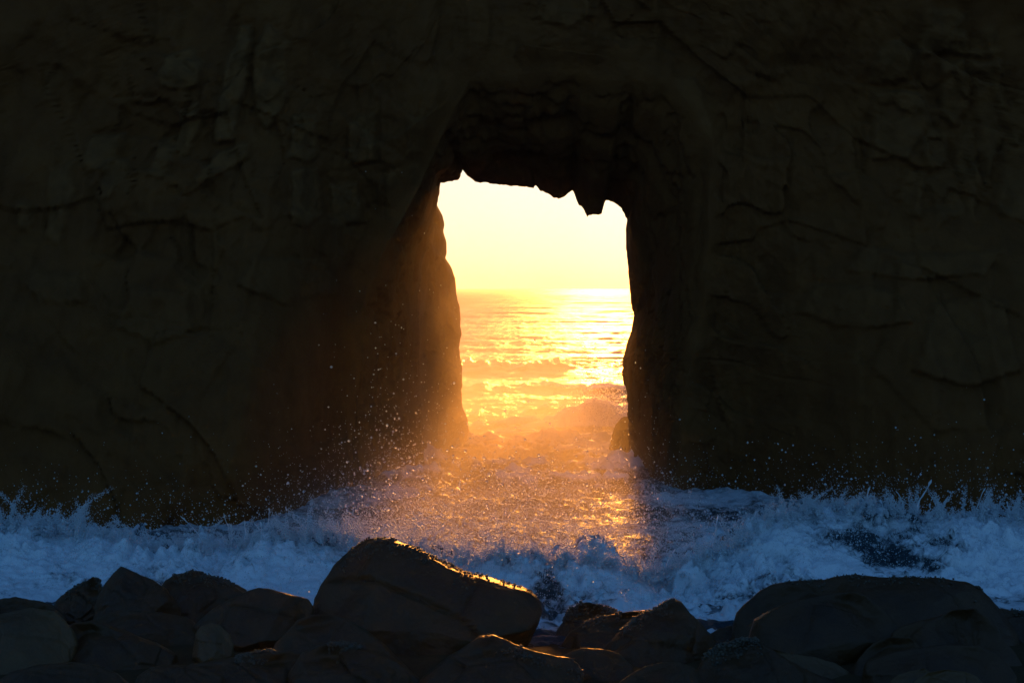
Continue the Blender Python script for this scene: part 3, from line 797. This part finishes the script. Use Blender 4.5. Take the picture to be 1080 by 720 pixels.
# ------------------------------------------------------------------ spray
def build_spray():
    r = rng
    pts, rad = [], []
    def put(p, s):
        pts.append(p); rad.append(s)
    # fine fuzz over the whole wave surface
    n = 90000
    iu = r.integers(0, WX.shape[0], n); iv = (r.beta(3.0, 2.0, n) * (WX.shape[1] - 1)).astype(int)
    p = np.stack([WX[iu, iv], WY[iu, iv], WZ[iu, iv]], -1)
    m = fbm(p[:, 0] * 1.3, p[:, 1] * 1.3, p[:, 2] * 1.3, 3, 301)
    p[:, 2] += np.abs(r.normal(0, 0.05, n)) * (1 + 1.5 * np.clip(m, 0, 1)); p[:, 1] += r.normal(-0.03, 0.05, n)
    put(p, r.pareto(3.0, n).clip(0, 4) * 0.0035 + 0.004)
    # crest fringe
    n = 60000
    x = r.uniform(-9.5, 9.5, n)
    dens = 0.5 + fbm(x * 1.1, x * 0, x * 0, 4, 305)
    x = x[r.uniform(0, 1, n) < np.clip(dens, 0.05, 1)]
    n = len(x)
    cz, cy = crest_at(x)
    ht = r.exponential(1, n) * (0.05 + 0.13 * np.clip(0.4 + fbm(x * 1.7, x * 0 + 9, x * 0, 3, 306), 0.05, 1))
    p = np.stack([x, cy + r.normal(0, 0.35, n), cz - 0.05 + ht], -1)
    put(p, r.pareto(2.5, n).clip(0, 5) * 0.0035 + 0.0035)
    # jets: strings of drops thrown up from the crest
    for j in range(900):
        x0 = r.uniform(-9.3, 9.3)
        cz, cy = crest_at(x0)
        hmax = r.exponential(0.13) + 0.04
        if hmax > 0.6: hmax = 0.6
        lean = r.normal(0, 0.5) * hmax
        k = int(50 + 320 * hmax)
        t = r.uniform(0, 1, k) ** 0.8
        xx = x0 + lean * t ** 1.4 + r.normal(0, 0.010 + 0.015 * t, k)
        yy = cy + r.normal(-0.1, 0.25) + r.normal(0, 0.015, k)
        zz = cz - 0.06 + hmax * t + r.normal(0, 0.008, k)
        put(np.stack([xx, yy, zz], -1), (0.021 * (1 - 0.8 * t)) * r.uniform(0.35, 1.2, k))
    # single drops flying high against the dark cliff
    n = 2600
    x = r.uniform(-8.5, 8.5, n)
    x = np.where(r.uniform(0, 1, n) < 0.25, r.normal(-2.0, 0.7, n), x)
    x = np.where(r.uniform(0, 1, n) < 0.06, r.normal(7.2, 0.5, n), x)
    cz, cy = crest_at(x)
    p = np.stack([x, cy + r.normal(1.5, 2.0, n), cz + r.exponential(0.27, n)], -1)
    put(p, r.pareto(2.2, n).clip(0, 3) * 0.004 + 0.004)
    # golden spray in the light in front of the arch
    n = 52000
    y = 25.8 + 16 * r.beta(1.0, 2.4, n)
    t = (y - 26) / 16
    x = (0.35 - 0.35 * (1 - t)) + r.normal(0, 1, n) * (1.75 - 0.2 * t)
    hgt = r.exponential(0.28, n) * np.clip(0.75 + 1.2 * fbm(x * 1.2, y * 0.8, x * 0, 3, 311), 0.15, 2)
    z = 0.15 + hgt
    put(np.stack([x, y, z], -1), r.pareto(2.3, n).clip(0, 5) * 0.0035 + 0.0036)
    # a taller burst where the breaker meets the biggest boulder
    n = 8000
    x = r.normal(-2.0, 0.55, n); y = r.uniform(25.8, 28.5, n)
    z = 0.35 + r.exponential(0.22, n) * np.clip(0.9 + 1.4 * fbm(x * 2.2, y * 1.2, x * 0, 3, 313), 0.1, 2.5)
    put(np.stack([x, y, z], -1), r.pareto(2.3, n).clip(0, 5) * 0.0035 + 0.0036)
    # drops thrown up along the left wall of the arch
    n = 900
    x = r.normal(-1.95, 0.45, n); y = r.uniform(30, 38, n); z = 0.3 + r.exponential(0.75, n)
    put(np.stack([x, y, z], -1), r.pareto(2.2, n).clip(0, 3) * 0.005 + 0.006)
    # splash beyond the arch on the right, and around the seaward surf
    n = 5000
    x = r.normal(2.3, 0.55, n); y = r.normal(52.5, 0.5, n); z = 0.3 + r.exponential(0.35, n)
    put(np.stack([x, y, z], -1), r.uniform(0.006, 0.02, n))
    n = 6000
    x = r.uniform(-3, 4, n); y = r.uniform(42, 58, n)
    z = sea_height(x, y) + r.exponential(0.07, n)
    put(np.stack([x, y, z], -1), r.uniform(0.005, 0.014, n))
    # strands of water with rounded tips
    sv, sf, off = [], [], 0
    for j in range(85):
        x0 = r.uniform(-8.5, 8.5)
        if abs(x0 + 0.3) < 2.0 and r.uniform() < 0.6: continue
        cz, cy = crest_at(x0)
        L = min(0.06 + r.exponential(0.11), 0.42)
        vx, bend = r.normal(0, 0.45), r.normal(0, 0.35)
        t = np.linspace(0, 1, 14)
        yb_ = cy + r.normal(0.05, 0.12)
        path = np.stack([x0 + L * (vx * t + bend * t * t), yb_ + 0.1 * L * t, cz - 0.10 + (L + 0.10) * t - 0.06 * L * (bend * t) ** 2], -1)
        r0 = r.uniform(0.008, 0.017)
        tip = r0 * r.uniform(0.6, 1.2)
        rr_ = np.maximum(r0 * (1.25 - 0.95 * t) * (1 + 0.25 * np.sin(t * 17 + j)), 0.004) + tip * np.exp(-((t - 0.94) / 0.06) ** 2)
        rr_[-1] *= 0.2
        path = path + 0.012 * np.stack([noise(t * 5, t * 0 + j, t * 0, 401), noise(t * 5, t * 0 + j, t * 0, 402), noise(t * 5, t * 0 + j, t * 0, 403)], -1)
        a_ = np.linspace(0, 2 * np.pi, 7, endpoint=False)
        ringv = path[:, None, :] + rr_[:, None, None] * np.stack([np.cos(a_), np.sin(a_), 0 * a_], -1)[None]
        sv.append(ringv.reshape(-1, 3))
        q = grid_faces(14, 7, False, True) + off
        sf.append(np.concatenate([q[:, [0, 1, 2]], q[:, [0, 2, 3]]])); off += 14 * 7
    P = np.concatenate(pts); R = np.concatenate(rad)
    st = np.ones((len(P), 3)) * r.uniform(0.8, 1.25, (len(P), 3))
    v, f = blobs(P, R, octa(), st)
    f = np.concatenate([f, np.concatenate(sf) + len(v)]); v = np.concatenate([v, np.concatenate(sv)])
    o = mesh_obj('spray', v, f, M_DROP)
    tag(o, 'fine drops of sea spray thrown up from the surf', 'spray', kind='stuff')
build_spray()

# ------------------------------------------------------------------ air
def build_haze():
    m, nt, nd, lk = new_mat('salt_haze')
    out = N(nd, 'ShaderNodeOutputMaterial')
    pv = N(nd, 'ShaderNodeVolumePrincipled')
    pv.inputs['Color'].default_value = (0.95, 0.93, 0.90, 1)
    pv.inputs['Density'].default_value = HAZE_DENSITY
    pv.inputs['Anisotropy'].default_value = 0.78
    lk.new(pv.outputs[0], out.inputs['Volume'])
    x0, x1, y0, y1, z0, z1 = -3100, 3100, -60, 6100, -14, 26
    v = [(x, y, z) for x in (x0, x1) for y in (y0, y1) for z in (z0, z1)]
    f = [(0, 1, 3, 2), (4, 6, 7, 5), (0, 4, 5, 1), (2, 3, 7, 6), (0, 2, 6, 4), (1, 5, 7, 3)]
    o = mesh_obj('haze', np.array(v), np.array(f), m, smooth=False)
    tag(o, 'pale salt haze lit by the low sun', 'haze', kind='stuff')
build_haze()

def build_mist():
    """spray hanging in the air around the arch: densest low down and close to the opening"""
    m, nt, nd, lk = new_mat('surf_mist')
    out = N(nd, 'ShaderNodeOutputMaterial')
    pv = N(nd, 'ShaderNodeVolumePrincipled')
    pv.inputs['Color'].default_value = (0.98, 0.84, 0.66, 1)  # spray mist is white; warm sunset glow is tinted into its colour
    pv.inputs['Anisotropy'].default_value = 0.72
    lk.new(pv.outputs[0], out.inputs['Volume'])
    tc = N(nd, 'ShaderNodeTexCoord')
    sp = N(nd, 'ShaderNodeSeparateXYZ'); lk.new(tc.outputs['Object'], sp.inputs[0])
    # falls off with height
    ez = N(nd, 'ShaderNodeMath', operation='MULTIPLY'); lk.new(sp.outputs['Z'], ez.inputs[0]); ez.inputs[1].default_value = -0.42
    ex = N(nd, 'ShaderNodeMath', operation='EXPONENT'); lk.new(ez.outputs[0], ex.inputs[0])
    # fades towards the shore and to the sides
    fy = N(nd, 'ShaderNodeMapRange', interpolation_type='SMOOTHSTEP'); lk.new(sp.outputs['Y'], fy.inputs['Value'])
    fy.inputs['From Min'].default_value = 34.0; fy.inputs['From Max'].default_value = 44.0
    fy.inputs['To Min'].default_value = 0.0; fy.inputs['To Max'].default_value = 1.0
    fe = N(nd, 'ShaderNodeMapRange', interpolation_type='SMOOTHSTEP'); lk.new(sp.outputs['Y'], fe.inputs['Value'])
    fe.inputs['From Min'].default_value = 46.0; fe.inputs['From Max'].default_value = 70.0
    fe.inputs['To Min'].default_value = 1.0; fe.inputs['To Max'].default_value = 0.0
    n = N(nd, 'ShaderNodeTexNoise'); n.inputs['Scale'].default_value = 0.95; n.inputs['Detail'].default_value = 4
    lk.new(tc.outputs['Object'], n.inputs['Vector'])
    fn = N(nd, 'ShaderNodeMapRange'); lk.new(n.outputs['Fac'], fn.inputs['Value'])
    fn.inputs['From Min'].default_value = 0.3; fn.inputs['From Max'].default_value = 0.7
    fn.inputs['To Min'].default_value = 0.15; fn.inputs['To Max'].default_value = 1.9
    def mul(p, q):
        k = N(nd, 'ShaderNodeMath', operation='MULTIPLY')
        for i_, val in enumerate((p, q)):
            if isinstance(val, (int, float)): k.inputs[i_].default_value = val
            else: lk.new(val, k.inputs[i_])
        return k.outputs[0]
    # thickest in the gap of the arch
    xo = N(nd, 'ShaderNodeMath', operation='SUBTRACT'); lk.new(sp.outputs['X'], xo.inputs[0]); xo.inputs[1].default_value = -0.45
    xa = N(nd, 'ShaderNodeMath', operation='ABSOLUTE'); lk.new(xo.outputs[0], xa.inputs[0])
    fx = N(nd, 'ShaderNodeMapRange', interpolation_type='SMOOTHSTEP'); lk.new(xa.outputs[0], fx.inputs['Value'])
    fx.inputs['From Min'].default_value = 1.2; fx.inputs['From Max'].default_value = 3.7
    fx.inputs['To Min'].default_value = 1.0; fx.inputs['To Max'].default_value = 0.0
    # a second, low layer thrown up by the breaker
    lz = N(nd, 'ShaderNodeMath', operation='EXPONENT'); lk.new(mul(sp.outputs['Z'], -2.0), lz.inputs[0])
    ly = N(nd, 'ShaderNodeMapRange', interpolation_type='SMOOTHSTEP'); lk.new(sp.outputs['Y'], ly.inputs['Value'])
    ly.inputs['From Min'].default_value = 25.2; ly.inputs['From Max'].default_value = 28.5
    tall = mul(mul(ex.outputs[0], fy.outputs[0]), MIST_DENSITY)
    lowl = mul(mul(lz.outputs[0], ly.outputs[0]), LOW_MIST)
    sm = N(nd, 'ShaderNodeMath', operation='ADD'); lk.new(tall, sm.inputs[0]); lk.new(lowl, sm.inputs[1])
    lk.new(mul(mul(mul(sm.outputs[0], fn.outputs[0]), fe.outputs[0]), fx.outputs[0]), pv.inputs['Density'])
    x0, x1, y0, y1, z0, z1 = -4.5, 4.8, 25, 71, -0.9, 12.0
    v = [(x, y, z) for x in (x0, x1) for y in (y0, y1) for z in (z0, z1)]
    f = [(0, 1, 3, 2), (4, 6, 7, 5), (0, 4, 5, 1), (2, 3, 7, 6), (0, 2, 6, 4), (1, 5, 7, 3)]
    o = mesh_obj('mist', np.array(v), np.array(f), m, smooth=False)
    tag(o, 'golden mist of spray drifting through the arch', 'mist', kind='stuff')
build_mist()
